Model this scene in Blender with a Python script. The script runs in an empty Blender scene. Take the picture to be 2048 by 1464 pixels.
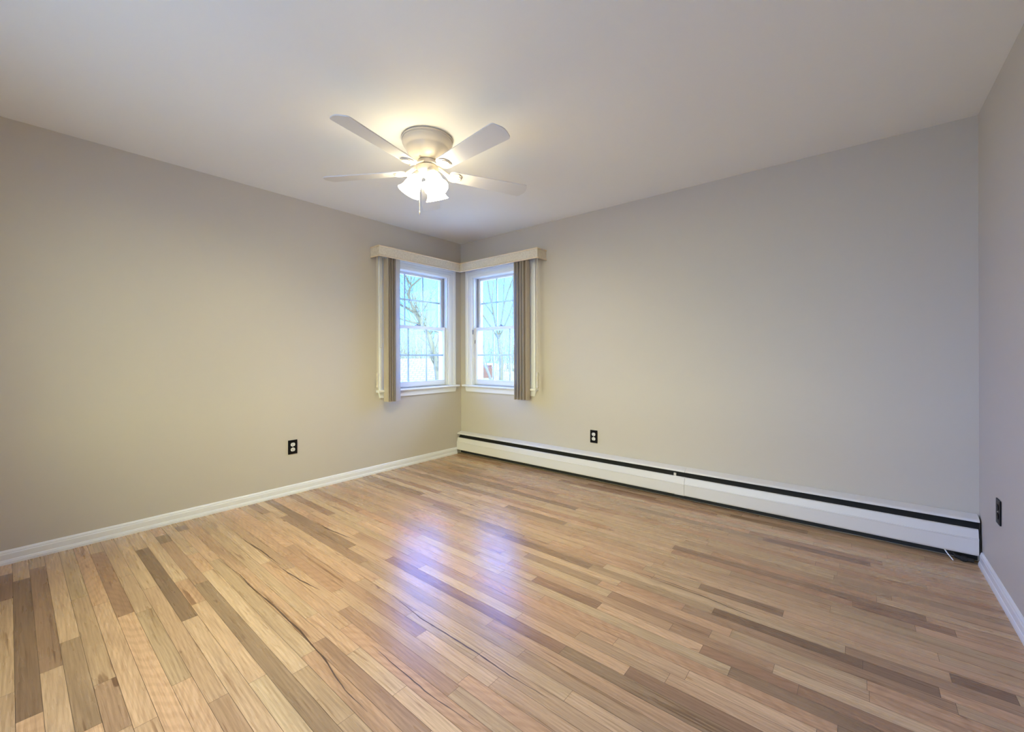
import bpy, bmesh, math, random
from mathutils import Vector, Matrix
random.seed(7)
PI = math.pi
SC = bpy.context.scene
COL = SC.collection

# ------------------------------------------------------------------ camera
W, H = 4.094, 2.44            # room width along the heater wall, ceiling height
FRONT = -4.30                 # wall behind the camera
cam_data = bpy.data.cameras.new('camera')
cam_data.sensor_fit = 'HORIZONTAL'
cam_data.sensor_width = 36.0
cam_data.lens = 834.6 / 2048 * 36.0
cam_data.shift_y = -(732 - 711.57) / 2048
cam_data.clip_start = 0.02
cam_data.clip_end = 500
cam = bpy.data.objects.new('camera', cam_data)
COL.objects.link(cam)
cam.matrix_world = (Matrix.Translation((3.5851, -3.3860, 1.1296)) @ Matrix.Rotation(0.69219, 4, 'Z')
                    @ Matrix.Rotation(PI / 2, 4, 'X') @ Matrix.Rotation(-0.00302, 4, 'Z'))
SC.camera = cam

# ------------------------------------------------------------------ sky, exposure
SKY_STRENGTH = 1.0
SUN_SIDE_SKY = (5.5, 5.6, 3.6, 1)
SHADE_GLOW = 11.0
BULB_GLOW = 550.0
LAMP_COL = (1.0, 0.87, 0.58)
world = bpy.data.worlds.new('winter_sky')
SC.world = world
world.use_nodes = True
wn, wl = world.node_tree.nodes, world.node_tree.links
wn.clear()
w_out = wn.new('ShaderNodeOutputWorld')
w_bg = wn.new('ShaderNodeBackground')
w_bg.inputs['Strength'].default_value = SKY_STRENGTH
w_tc = wn.new('ShaderNodeTexCoord')
w_sep = wn.new('ShaderNodeSeparateXYZ')
w_mul = wn.new('ShaderNodeMath'); w_mul.operation = 'MULTIPLY'; w_mul.inputs[1].default_value = 3.0
w_ramp = wn.new('ShaderNodeValToRGB')
w_ramp.color_ramp.elements[0].position = 0.0
w_ramp.color_ramp.elements[0].color = (0.46, 1.8, 7.0, 1)
w_ramp.color_ramp.elements[1].position = 0.75
w_ramp.color_ramp.elements[1].color = (0.26, 1.75, 8.0, 1)
e = w_ramp.color_ramp.elements.new(0.22); e.color = (0.36, 1.8, 7.6, 1)
wl.new(w_tc.outputs['Generated'], w_sep.inputs[0])
wl.new(w_sep.outputs['Z'], w_mul.inputs[0])
wl.new(w_mul.outputs[0], w_ramp.inputs['Fac'])
# the sky on the sun's side (south-east) is much brighter and whiter than the blue north-west
w_dot = wn.new('ShaderNodeVectorMath'); w_dot.operation = 'DOT_PRODUCT'; w_dot.inputs[1].default_value = (0.85, -0.52, 0.1)
w_mr = wn.new('ShaderNodeMapRange'); w_mr.interpolation_type = 'SMOOTHSTEP'
w_mr.inputs['From Min'].default_value = -0.25; w_mr.inputs['From Max'].default_value = 0.75
w_mix = wn.new('ShaderNodeMix'); w_mix.data_type = 'RGBA'
w_mix.inputs['B'].default_value = SUN_SIDE_SKY
wl.new(w_tc.outputs['Generated'], w_dot.inputs[0])
wl.new(w_dot.outputs['Value'], w_mr.inputs['Value'])
wl.new(w_mr.outputs[0], w_mix.inputs['Factor'])
wl.new(w_ramp.outputs['Color'], w_mix.inputs['A'])
wl.new(w_mix.outputs['Result'], w_bg.inputs['Color'])
wl.new(w_bg.outputs[0], w_out.inputs[0])

vs = SC.view_settings
vs.view_transform = 'Standard'
vs.look = 'None'
vs.gamma = 1.0
vs.use_curve_mapping = False
vs.exposure = 1.05
SC.cycles.use_denoising = True
SC.cycles.max_bounces = 14
SC.cycles.diffuse_bounces = 9
SC.cycles.glossy_bounces = 4
SC.cycles.transmission_bounces = 8
SC.cycles.transparent_max_bounces = 12
SC.cycles.sample_clamp_indirect = 6.0

# ------------------------------------------------------------------ materials
def srgb(r, g, b):
    f = lambda c: (c / 255 / 12.92) if c / 255 <= 0.04045 else ((c / 255 + 0.055) / 1.055) ** 2.4
    return (f(r), f(g), f(b), 1)

def principled(name, color, rough=0.5, metal=0.0, spec=0.5, noise=None, bump=None):
    m = bpy.data.materials.new(name)
    m.use_nodes = True
    n, l = m.node_tree.nodes, m.node_tree.links
    b = n['Principled BSDF']
    c = tuple(color) if len(color) == 4 else tuple(color) + (1,)
    b.inputs['Base Color'].default_value = c
    b.inputs['Roughness'].default_value = rough
    b.inputs['Metallic'].default_value = metal
    b.inputs['Specular IOR Level'].default_value = spec
    if noise or bump:
        tc = n.new('ShaderNodeTexCoord')
    if noise:
        scale, amt = noise
        t = n.new('ShaderNodeTexNoise'); t.inputs['Scale'].default_value = scale; t.inputs['Detail'].default_value = 3
        mx = n.new('ShaderNodeMix'); mx.data_type = 'RGBA'
        mx.inputs['A'].default_value = tuple(min(1, v * (1 - amt)) for v in c[:3]) + (1,)
        mx.inputs['B'].default_value = tuple(min(1, v * (1 + amt)) for v in c[:3]) + (1,)
        l.new(tc.outputs['Object'], t.inputs['Vector'])
        l.new(t.outputs['Fac'], mx.inputs['Factor'])
        l.new(mx.outputs['Result'], b.inputs['Base Color'])
    if bump:
        scale, st, dist = bump
        t = n.new('ShaderNodeTexNoise'); t.inputs['Scale'].default_value = scale; t.inputs['Detail'].default_value = 4
        bp = n.new('ShaderNodeBump'); bp.inputs['Strength'].default_value = st; bp.inputs['Distance'].default_value = dist
        l.new(tc.outputs['Object'], t.inputs['Vector'])
        l.new(t.outputs['Fac'], bp.inputs['Height'])
        l.new(bp.outputs['Normal'], b.inputs['Normal'])
    return m

M = {}
M['wall'] = principled('wall_paint', (0.565, 0.509, 0.427), 0.55, spec=0.3, noise=(0.9, 0.012), bump=(180, 0.05, 0.002))
M['ceiling'] = principled('ceiling_paint', (0.86, 0.845, 0.785), 0.8, spec=0.2, noise=(0.7, 0.012), bump=(120, 0.05, 0.002))
M['trim'] = principled('white_trim_paint', (0.80, 0.79, 0.77), 0.35, noise=(3, 0.015))
M['vinyl'] = principled('white_window_vinyl', (0.78, 0.78, 0.78), 0.4, noise=(5, 0.01))
M['track'] = principled('grey_jamb_track', (0.30, 0.30, 0.33), 0.5, noise=(8, 0.05))
M['heater'] = principled('heater_enamel', (0.71, 0.675, 0.635), 0.38, noise=(2.5, 0.02))
M['dark'] = principled('dark_heater_metal', (0.018, 0.016, 0.014), 0.7, noise=(12, 0.2))
M['black'] = principled('black_plastic', (0.004, 0.0035, 0.004), 0.4, spec=0.2, noise=(30, 0.1))
M['ivory'] = principled('white_receptacle', (0.80, 0.78, 0.72), 0.35, noise=(20, 0.02))
M['fan'] = principled('fan_cream_enamel', (0.64, 0.57, 0.46), 0.32, noise=(6, 0.02))
M['blade'] = principled('fan_blade_white', (0.72, 0.70, 0.66), 0.38, noise=(4, 0.015))
M['brass'] = principled('gold_valance_trim', (0.76, 0.61, 0.41), 0.3, noise=(30, 0.08))
M['chain'] = principled('pull_chain_metal', (0.55, 0.48, 0.38), 0.35, metal=0.6, noise=(60, 0.1))
M['cordm'] = principled('cream_cord', (0.62, 0.55, 0.42), 0.6, noise=(60, 0.1))
M['white_cable'] = principled('white_cable', (0.75, 0.74, 0.72), 0.5, noise=(40, 0.05))
M['steel'] = principled('screw_steel', (0.7, 0.7, 0.7), 0.3, metal=0.9, noise=(50, 0.05))
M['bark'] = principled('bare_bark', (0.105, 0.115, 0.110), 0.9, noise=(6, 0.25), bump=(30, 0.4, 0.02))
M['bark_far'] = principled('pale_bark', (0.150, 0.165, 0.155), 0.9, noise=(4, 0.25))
M['lawn'] = principled('winter_lawn', (0.46, 0.45, 0.38), 1.0, noise=(0.4, 0.2))
M['house'] = principled('house_siding', (0.42, 0.41, 0.36), 0.8, noise=(2, 0.05))

def fabric():
    m = principled('valance_fabric', (0.72, 0.65, 0.52), 0.9, spec=0.15)
    n, l = m.node_tree.nodes, m.node_tree.links
    b = n['Principled BSDF']
    tc = n.new('ShaderNodeTexCoord')
    t = n.new('ShaderNodeTexVoronoi'); t.inputs['Scale'].default_value = 130
    t2 = n.new('ShaderNodeTexNoise'); t2.inputs['Scale'].default_value = 60; t2.inputs['Detail'].default_value = 5
    mx = n.new('ShaderNodeMix'); mx.data_type = 'RGBA'
    mx.inputs['A'].default_value = (0.55, 0.46, 0.33, 1); mx.inputs['B'].default_value = (0.84, 0.75, 0.58, 1)
    l.new(tc.outputs['Object'], t.inputs['Vector']); l.new(tc.outputs['Object'], t2.inputs['Vector'])
    l.new(t2.outputs['Fac'], mx.inputs['Factor']); l.new(mx.outputs['Result'], b.inputs['Base Color'])
    bp = n.new('ShaderNodeBump'); bp.inputs['Strength'].default_value = 0.5; bp.inputs['Distance'].default_value = 0.003
    l.new(t.outputs['Distance'], bp.inputs['Height']); l.new(bp.outputs['Normal'], b.inputs['Normal'])
    return m
M['fabric'] = fabric()

def vane_mat():
    m = principled('cream_vane_vinyl', (0.66, 0.575, 0.46), 0.5, noise=(9, 0.04))
    n, l = m.node_tree.nodes, m.node_tree.links
    b = n['Principled BSDF']; out = n['Material Output']
    tr = n.new('ShaderNodeBsdfTranslucent'); tr.inputs['Color'].default_value = (0.78, 0.72, 0.60, 1)
    mx = n.new('ShaderNodeMixShader'); mx.inputs['Fac'].default_value = 0.30
    l.new(b.outputs[0], mx.inputs[1]); l.new(tr.outputs[0], mx.inputs[2]); l.new(mx.outputs[0], out.inputs[0])
    return m
M['vane'] = vane_mat()

def glass_mat():
    m = bpy.data.materials.new('window_glass'); m.use_nodes = True
    n, l = m.node_tree.nodes, m.node_tree.links
    n.clear()
    out = n.new('ShaderNodeOutputMaterial')
    t = n.new('ShaderNodeBsdfTransparent'); t.inputs['Color'].default_value = (0.93, 0.97, 0.96, 1)
    g = n.new('ShaderNodeBsdfGlossy'); g.inputs['Roughness'].default_value = 0.02
    f = n.new('ShaderNodeFresnel'); f.inputs['IOR'].default_value = 1.2
    mx = n.new('ShaderNodeMixShader')
    l.new(f.outputs[0], mx.inputs['Fac']); l.new(t.outputs[0], mx.inputs[1]); l.new(g.outputs[0], mx.inputs[2])
    l.new(mx.outputs[0], out.inputs[0])
    return m
M['glass'] = glass_mat()

def glow(name, col, strength):
    m = bpy.data.materials.new(name); m.use_nodes = True
    n, l = m.node_tree.nodes, m.node_tree.links
    n.clear()
    out = n.new('ShaderNodeOutputMaterial')
    em = n.new('ShaderNodeEmission'); em.inputs['Color'].default_value = tuple(col) + (1,); em.inputs['Strength'].default_value = strength
    l.new(em.outputs[0], out.inputs[0])
    return m
M['shade'] = glow('lit_frosted_glass', LAMP_COL, SHADE_GLOW)
M['bulb'] = glow('lit_bulb', (1.0, 0.885, 0.61), BULB_GLOW)

def brick_mat():
    m = principled('red_brick', (0.4, 0.15, 0.08), 0.9)
    n, l = m.node_tree.nodes, m.node_tree.links
    b = n['Principled BSDF']; tc = n.new('ShaderNodeTexCoord')
    mp = n.new('ShaderNodeMapping'); mp.inputs['Rotation'].default_value = (PI / 2, 0, 0)
    br = n.new('ShaderNodeTexBrick'); br.inputs['Scale'].default_value = 5
    br.inputs['Color1'].default_value = (0.115, 0.055, 0.06, 1); br.inputs['Color2'].default_value = (0.095, 0.048, 0.055, 1)
    br.inputs['Mortar'].default_value = (0.13, 0.085, 0.085, 1); br.inputs['Mortar Size'].default_value = 0.03
    l.new(tc.outputs['Object'], mp.inputs[0]); l.new(mp.outputs[0], br.inputs['Vector']); l.new(br.outputs['Color'], b.inputs['Base Color'])
    return m
M['brick'] = brick_mat()

def roof_mat():
    m = principled('pale_shingles', (0.7, 0.66, 0.5), 0.9)
    n, l = m.node_tree.nodes, m.node_tree.links
    b = n['Principled BSDF']; tc = n.new('ShaderNodeTexCoord')
    br = n.new('ShaderNodeTexBrick'); br.inputs['Scale'].default_value = 1.0
    br.inputs['Brick Width'].default_value = 0.35; br.inputs['Row Height'].default_value = 0.22; br.inputs['Mortar Size'].default_value = 0.02
    br.inputs['Color1'].default_value = (0.200, 0.195, 0.180, 1); br.inputs['Color2'].default_value = (0.170, 0.165, 0.150, 1)
    br.inputs['Mortar'].default_value = (0.10, 0.10, 0.09, 1)
    l.new(tc.outputs['Object'], br.inputs['Vector']); l.new(br.outputs['Color'], b.inputs['Base Color'])
    return m
M['roof'] = roof_mat()

def wood_mat():
    m = principled('oak_strip_floor', (0.45, 0.3, 0.17), 0.3, spec=0.5)
    n, l = m.node_tree.nodes, m.node_tree.links
    b = n['Principled BSDF']
    tc = n.new('ShaderNodeTexCoord')
    at = n.new('ShaderNodeAttribute'); at.attribute_name = 'plank'      # r = tone, g/b = random
    sep = n.new('ShaderNodeSeparateColor')
    l.new(at.outputs['Color'], sep.inputs[0])
    off = n.new('ShaderNodeVectorMath'); off.operation = 'MULTIPLY_ADD'
    off.inputs[1].default_value = (37.0, 37.0, 37.0)
    l.new(at.outputs['Color'], off.inputs[0]); l.new(tc.outputs['Object'], off.inputs[2])
    def grain(sx, sy, detail, dist=0.0, rough=0.55):
        mp = n.new('ShaderNodeMapping'); mp.inputs['Scale'].default_value = (sx, sy, 1)
        l.new(off.outputs[0], mp.inputs[0])
        t = n.new('ShaderNodeTexNoise'); t.inputs['Scale'].default_value = 1.0
        t.inputs['Detail'].default_value = detail; t.inputs['Distortion'].default_value = dist
        t.inputs['Roughness'].default_value = rough
        l.new(mp.outputs[0], t.inputs['Vector'])
        return t.outputs['Fac']
    def ramp(src, stops):
        r = n.new('ShaderNodeValToRGB')
        el = r.color_ramp.elements
        el[0].position, el[0].color = stops[0][0], stops[0][1]
        el[1].position, el[1].color = stops[-1][0], stops[-1][1]
        for p, c in stops[1:-1]:
            x = el.new(p); x.color = c
        l.new(src, r.inputs['Fac'])
        return r.outputs['Color']
    def mult(a, bb, fac=1.0):
        mx = n.new('ShaderNodeMix'); mx.data_type = 'RGBA'; mx.blend_type = 'MULTIPLY'
        mx.inputs['Factor'].default_value = fac
        l.new(a, mx.inputs['A']); l.new(bb, mx.inputs['B'])
        return mx.outputs['Result']
    tone = ramp(sep.outputs['Red'], [(0.0, (0.215, 0.122, 0.070, 1)), (0.25, (0.360, 0.222, 0.130, 1)),
                                     (0.5, (0.540, 0.352, 0.204, 1)), (0.75, (0.625, 0.424, 0.252, 1)), (1.0, (0.700, 0.488, 0.292, 1))])
    broad = ramp(grain(0.9, 9, 2, 0.6), [(0.25, (0.80, 0.78, 0.76, 1)), (0.5, (1, 1, 1, 1)), (0.8, (1.10, 1.09, 1.06, 1))])
    fine = ramp(grain(5, 150, 4, 0.3), [(0.3, (0.78, 0.74, 0.70, 1)), (0.6, (1.05, 1.04, 1.04, 1))])
    pores = ramp(grain(14, 420, 3, 0.0, 0.7), [(0.32, (0.80, 0.76, 0.72, 1)), (0.46, (1, 1, 1, 1))])
    streak = ramp(grain(1.6, 34, 3, 1.1), [(0.635, (1, 1, 1, 1)), (0.68, (0.64, 0.56, 0.49, 1)), (0.74, (0.45, 0.37, 0.31, 1))])
    knot = ramp(grain(7, 16, 2, 0.5), [(0.715, (1, 1, 1, 1)), (0.775, (0.45, 0.36, 0.30, 1))])
    # cathedral figure
    mpw = n.new('ShaderNodeMapping'); mpw.inputs['Scale'].default_value = (3.0, 16, 1); l.new(off.outputs[0], mpw.inputs[0])
    wv = n.new('ShaderNodeTexWave'); wv.wave_type = 'RINGS'; wv.rings_direction = 'Z'
    wv.inputs['Scale'].default_value = 1.6; wv.inputs['Distortion'].default_value = 5.0; wv.inputs['Detail'].default_value = 2
    wv.inputs['Detail Scale'].default_value = 0.8
    l.new(mpw.outputs[0], wv.inputs['Vector'])
    fig = ramp(wv.outputs['Fac'], [(0.1, (0.90, 0.88, 0.85, 1)), (0.6, (1.02, 1.02, 1.02, 1))])
    # hue wander between planks: pinkish to yellowish
    hue = ramp(sep.outputs['Green'], [(0.0, (1.05, 0.96, 0.93, 1)), (0.5, (1, 1, 1, 1)), (1.0, (0.97, 1.03, 1.0, 1))])
    c = mult(tone, broad); c = mult(c, fine); c = mult(c, pores, 0.8); c = mult(c, fig, 0.8); c = mult(c, streak, 0.85); c = mult(c, knot); c = mult(c, hue)
    l.new(c, b.inputs['Base Color'])
    rr = n.new('ShaderNodeMapRange'); rr.inputs['To Min'].default_value = 0.22; rr.inputs['To Max'].default_value = 0.34
    b.inputs['Coat Weight'].default_value = 0.15; b.inputs['Coat Roughness'].default_value = 0.24; b.inputs['Coat IOR'].default_value = 1.5
    l.new(grain(3, 40, 2), rr.inputs['Value']); l.new(rr.outputs[0], b.inputs['Roughness'])
    bp = n.new('ShaderNodeBump'); bp.inputs['Strength'].default_value = 0.12; bp.inputs['Distance'].default_value = 0.001
    l.new(grain(5, 150, 4, 0.3), bp.inputs['Height']); l.new(bp.outputs['Normal'], b.inputs['Normal'])
    return m
M['wood'] = wood_mat()
M['crack'] = principled('dark_grain_line', (0.10, 0.055, 0.03), 0.4, noise=(40, 0.3))
M['gap'] = principled('plank_joint_dark', (0.10, 0.06, 0.035), 0.8, noise=(20, 0.1))  # plain dark colour of the subfloor in the plank joints

# ------------------------------------------------------------------ mesh helpers
class MB:
    def __init__(self, fmap=None):
        self.bm = bmesh.new()
        self.f = fmap or (lambda p: p)
        self.mats = []
        self.cur = 0
    def mat(self, m):
        if m not in self.mats:
            self.mats.append(m)
        self.cur = self.mats.index(m)
        return self
    def v(self, p):
        return self.bm.verts.new(self.f(Vector(p)))
    def face(self, vs_):
        try:
            fc = self.bm.faces.new(vs_)
            fc.material_index = self.cur
            return fc
        except ValueError:
            return None
    def box(self, a, b, bevel=0.0):
        x0, y0, z0 = a; x1, y1, z1 = b
        vv = [self.v(p) for p in ((x0, y0, z0), (x1, y0, z0), (x1, y1, z0), (x0, y1, z0), (x0, y0, z1), (x1, y0, z1), (x1, y1, z1), (x0, y1, z1))]
        fs = [self.face([vv[i] for i in q]) for q in ((0, 3, 2, 1), (4, 5, 6, 7), (0, 1, 5, 4), (1, 2, 6, 5), (2, 3, 7, 6), (3, 0, 4, 7))]
        if bevel > 0:
            es = list({e for fc in fs if fc for e in fc.edges})
            bmesh.ops.bevel(self.bm, geom=es, offset=bevel, segments=2, affect='EDGES', profile=0.7, material=self.cur)
        return self
    def sweep(self, prof, p0, p1, ax, up, closed=True, cut0=0.0, cut1=0.0):
        """extrude a 2-D profile (list of (a, b) along ax, up) from p0 to p1; cut shifts ends by a*cut (mitre)"""
        p0, p1, ax, up = Vector(p0), Vector(p1), Vector(ax), Vector(up)
        dr = (p1 - p0).normalized()
        r0 = [self.v(p0 + ax * a + up * b + dr * (a * cut0)) for a, b in prof]
        r1 = [self.v(p1 + ax * a + up * b + dr * (a * cut1)) for a, b in prof]
        n = len(prof)
        for i in range(n if closed else n - 1):
            j = (i + 1) % n
            self.face([r0[i], r0[j], r1[j], r1[i]])
        if closed:
            self.face(r0[::-1]); self.face(r1)
        return self
    def tube(self, pts, r, seg=8, caps=True):
        pts = [Vector(p) for p in pts]
        rs = r if isinstance(r, (list, tuple)) else [r] * len(pts)
        rings = []
        ref = None
        for i, p in enumerate(pts):
            t = (pts[min(i + 1, len(pts) - 1)] - pts[max(i - 1, 0)]).normalized()
            if ref is None:
                ref = t.orthogonal().normalized()
            ref = (ref - t * ref.dot(t))
            ref = ref.normalized() if ref.length > 1e-6 else t.orthogonal().normalized()
            bi = t.cross(ref)
            rings.append([self.v(p + (ref * math.cos(2 * PI * k / seg) + bi * math.sin(2 * PI * k / seg)) * rs[i]) for k in range(seg)])
        for a, b in zip(rings, rings[1:]):
            for k in range(seg):
                self.face([a[k], a[(k + 1) % seg], b[(k + 1) % seg], b[k]])
        if caps:
            self.face(rings[0][::-1]); self.face(rings[-1])
        return self
    def lathe(self, prof, origin=(0, 0, 0), axis=(0, 0, 1), seg=40, cap0=True, cap1=True):
        """prof: (radius, distance along axis)"""
        o, ax = Vector(origin), Vector(axis).normalized()
        u = ax.orthogonal().normalized(); w = ax.cross(u)
        rings = []
        for r, t in prof:
            rings.append([self.v(o + ax * t + (u * math.cos(2 * PI * k / seg) + w * math.sin(2 * PI * k / seg)) * r) for k in range(seg)])
        for a, b in zip(rings, rings[1:]):
            for k in range(seg):
                self.face([a[k], a[(k + 1) % seg], b[(k + 1) % seg], b[k]])
        if cap0: self.face(rings[0][::-1])
        if cap1: self.face(rings[-1])
        return self
    def prism(self, outline, thick, place):
        """outline: list of (u, v); place(u, v, w) -> point; solid of thickness thick along w"""
        a = [self.v(place(u, v, 0)) for u, v in outline]
        b = [self.v(place(u, v, thick)) for u, v in outline]
        n = len(outline)
        self.face(a[::-1]); self.face(b)
        for i in range(n):
            j = (i + 1) % n
            self.face([a[i], a[j], b[j], b[i]])
        return self
    def build(self, name, mat=None, parent=None, smooth=None, recalc=True):
        if recalc:
            bmesh.ops.recalc_face_normals(self.bm, faces=self.bm.faces)
        me = bpy.data.meshes.new(name)
        if smooth:
            ang = math.radians(smooth)
            for fc in self.bm.faces:
                fc.smooth = True
            for ed in self.bm.edges:
                if len(ed.link_faces) == 2 and ed.calc_face_angle(0) > ang:
                    ed.smooth = False
        self.bm.to_mesh(me); self.bm.free()
        ms = self.mats or [mat]
        for m in ms:
            me.materials.append(m)
        o = bpy.data.objects.new(name, me)
        COL.objects.link(o)
        if parent:
            o.parent = parent
        return o

def empty(name, loc=(0, 0, 0), rz=0.0):
    o = bpy.data.objects.new(name, None)
    COL.objects.link(o)
    o.location = loc; o.rotation_euler = (0, 0, rz)
    o.empty_display_size = 0.1
    return o

def tag(o, label=None, cat=None, group=None, kind=None):
    if label: o['label'] = label
    if cat: o['category'] = cat
    if group: o['group'] = group
    if kind: o['kind'] = kind
    return o

def struct(o, label=None, cat=None):
    return tag(o, label, cat, kind='structure')

def copy_tree(o, parent=None):
    c = o.copy(); COL.objects.link(c)
    if parent: c.parent = parent
    for ch in list(o.children):
        copy_tree(ch, c)
    return c

# ------------------------------------------------------------------ room shell
S0, S1 = 0.19, 0.998          # window opening, distance from the corner
ZS, ZT = 0.80, 2.025          # window opening heights
TH = 0.16
OUT = 0.16
def wall_pieces(fm, s_end, s_from=0.0):
    b = MB(fm)
    b.box((s_from, -TH, 0), (S0, 0, H))
    b.box((S1, -TH, 0), (s_end, 0, H))
    b.box((S0, -TH, 0), (S1, 0, ZS))
    b.box((S0, -TH, ZT), (S1, 0, H))
    return b
# local frame of each window wall: (s along wall from corner, d into room, z)
LEFT = lambda p: Vector((p.x * 0 + p.y, -p.x, p.z))
BACK = lambda p: Vector((p.x, -p.y, p.z))

struct(wall_pieces(LEFT, -FRONT).build('wall_left', M['wall']), 'long greige wall on the left with the first corner window', 'wall')
struct(wall_pieces(BACK, W + 0.12, -TH).build('wall_back', M['wall']), 'greige wall above the long heater with the second corner window', 'wall')
struct(MB().box((W, FRONT, 0), (W + 0.12, 0, H)).build('wall_right', M['wall']), 'greige wall at the far right edge of the photo', 'wall')
FW0, FW1, FZ0, FZ1 = 1.00, 3.50, 0.60, 2.15         # opening for the window added behind the viewer as fill light
b = MB()
b.box((-TH, FRONT - 0.12, 0), (FW0, FRONT, H)); b.box((FW1, FRONT - 0.12, 0), (W + 0.12, FRONT, H))
b.box((FW0, FRONT - 0.12, 0), (FW1, FRONT, FZ0)); b.box((FW0, FRONT - 0.12, FZ1), (FW1, FRONT, H))
struct(b.build('wall_front', M['wall']), 'greige wall behind the viewer', 'wall')
struct(MB().box((-TH, FRONT - 0.12, H), (W + 0.12, OUT, H + 0.1)).build('ceiling', M['ceiling']), 'flat off-white painted ceiling', 'ceiling')

# floor: strips of oak, one mesh
PW = 0.0572
# notable planks: (row, x0, x1, tone)
SPECIAL = [
    (50, 0.343, 1.363, 0.08),
    (48, 1.056, 2.411, 0.27),
    (53, 0.207, 1.112, 0.27),
    (57, 0.195, 1.336, 0.20),
    (58, 0.314, 1.582, 0.08),
    (59, 0.175, 0.530, 0.12),
    (56, 1.160, 1.784, 0.33),
    (51, 0.919, 1.955, 0.62),
    (47, 0.941, 2.035, 0.85),
    (48, 0.195, 0.343, 0.25),
    (55, 1.564, 1.865, 0.33),
    (46, 0.103, 0.205, 0.12),
    (45, 1.934, 2.593, 0.30),
    (40, 0.975, 2.214, 0.36),
    (26, 2.137, 2.594, 0.34),
    (29, 2.321, 2.683, 0.25),
    (21, 0.073, 0.846, 0.22),
    (19, 0.306, 0.923, 0.28),
    (24, 3.090, 3.596, 0.05),
    (7, 3.136, 3.633, 0.12),
    (16, 3.563, 3.887, 0.22),
    (34, 2.946, 3.392, 0.20),
    (21, 2.987, 3.331, 0.20),
    (32, 3.118, 3.487, 0.92),
    (24, 3.596, 3.793, 0.10),
    (22, 3.832, 3.984, 0.12),
    (27, 2.678, 3.122, 0.30),
    (28, 2.984, 3.348, 0.40),
    (2, 2.893, 3.335, 0.30),
]
def make_floor():
    b = MB()
    b.mat(M['wood'])
    lay = b.bm.faces.layers.int.new('pid')
    planks = []
    nrow = int(math.ceil(-FRONT / PW))
    rnd = random.Random(21)
    for r in range(nrow):
        y1 = -r * PW; y0 = max(-(r + 1) * PW, FRONT)
        segs = sorted([(a, c, t) for (rr, a, c, t) in SPECIAL if rr == r])
        x = 0.0
        cuts = []
        def fill(x0, x1):
            xx = x0
            while xx < x1 - 1e-4:
                ln = rnd.choice([0.35, 0.5, 0.6, 0.75, 0.9, 1.05, 1.2]) * rnd.uniform(0.8, 1.2)
                nx = min(xx + ln, x1)
                if x1 - nx < 0.22: nx = x1
                u = rnd.random()
                t = 0.60 + rnd.gauss(0, 0.13)
                if u < 0.11: t = rnd.uniform(0.18, 0.36)
                cuts.append((xx, nx, max(0.03, min(0.97, t))))
                xx = nx
        first = True
        for a, c, t in segs:
            a = max(a, x)
            if c <= a: continue
            if a > x + 0.02: fill(x if not first else x - 0.0, a)
            else: a = x
            cuts.append((a, c, t)); x = c
            first = False
        if x < W: fill(x, W)
        for (a, c, t) in cuts:
            c = min(c, W)
            if c - a < 0.004: continue
            planks.append((a, c, y0, y1, t, rnd.random(), rnd.random()))
    g = 0.0006
    vals = []
    for i, (a, c, y0, y1, t, g1, b1) in enumerate(planks):
        f = b.face([b.v((a + g, y0 + g, 0)), b.v((c - g, y0 + g, 0)), b.v((c - g, y1 - g, 0)), b.v((a + g, y1 - g, 0))])
        f[lay] = i
        vals.append((t, g1, b1))
    # subfloor showing in the joints
    b.mat(M['gap'])
    f = b.face([b.v((0, FRONT, -0.0006)), b.v((W, FRONT, -0.0006)), b.v((W, 0, -0.0006)), b.v((0, 0, -0.0006))]); f[lay] = -1
    b.mat(M['gap'])
    # dark mineral lines and open grain lines in a few boards
    b.mat(M['crack'])
    def line(pts, w):
        pts = [Vector((p[0], p[1], 0.00025)) for p in pts]
        fine_ = []
        for k in range(len(pts) - 1):
            for q in range(6):
                fine_.append(pts[k].lerp(pts[k + 1], q / 6))
        fine_.append(pts[-1])
        prev = None
        for k, p in enumerate(fine_):
            t = (fine_[min(k + 1, len(fine_) - 1)] - fine_[max(k - 1, 0)]).normalized()
            nrm = Vector((-t.y, t.x, 0))
            u = k / (len(fine_) - 1)
            ww = w * (0.15 + math.sin(PI * u) * rnd.uniform(0.5, 1.0))
            p = p + nrm * rnd.uniform(-0.0012, 0.0012)
            cur = (b.v(p + nrm * ww), b.v(p - nrm * ww))
            if prev:
                f = b.face([prev[0], prev[1], cur[1], cur[0]])
                if f: f[lay] = -1
            prev = cur
    for pts, w in CRACKS:
        line(pts, w)
    pid = [f[lay] for f in b.bm.faces]
    o = b.build('floor', None, None, recalc=False)
    me = o.data
    for p in me.polygons:
        pass
    ca = me.color_attributes.new('plank', 'FLOAT_COLOR', 'CORNER')
    for p in me.polygons:
        k = pid[p.index]
        c = (0.5, 0.5, 0.5, 1) if k < 0 else vals[k] + (1,)
        for li in p.loop_indices:
            ca.data[li].color = c
    return o
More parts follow.
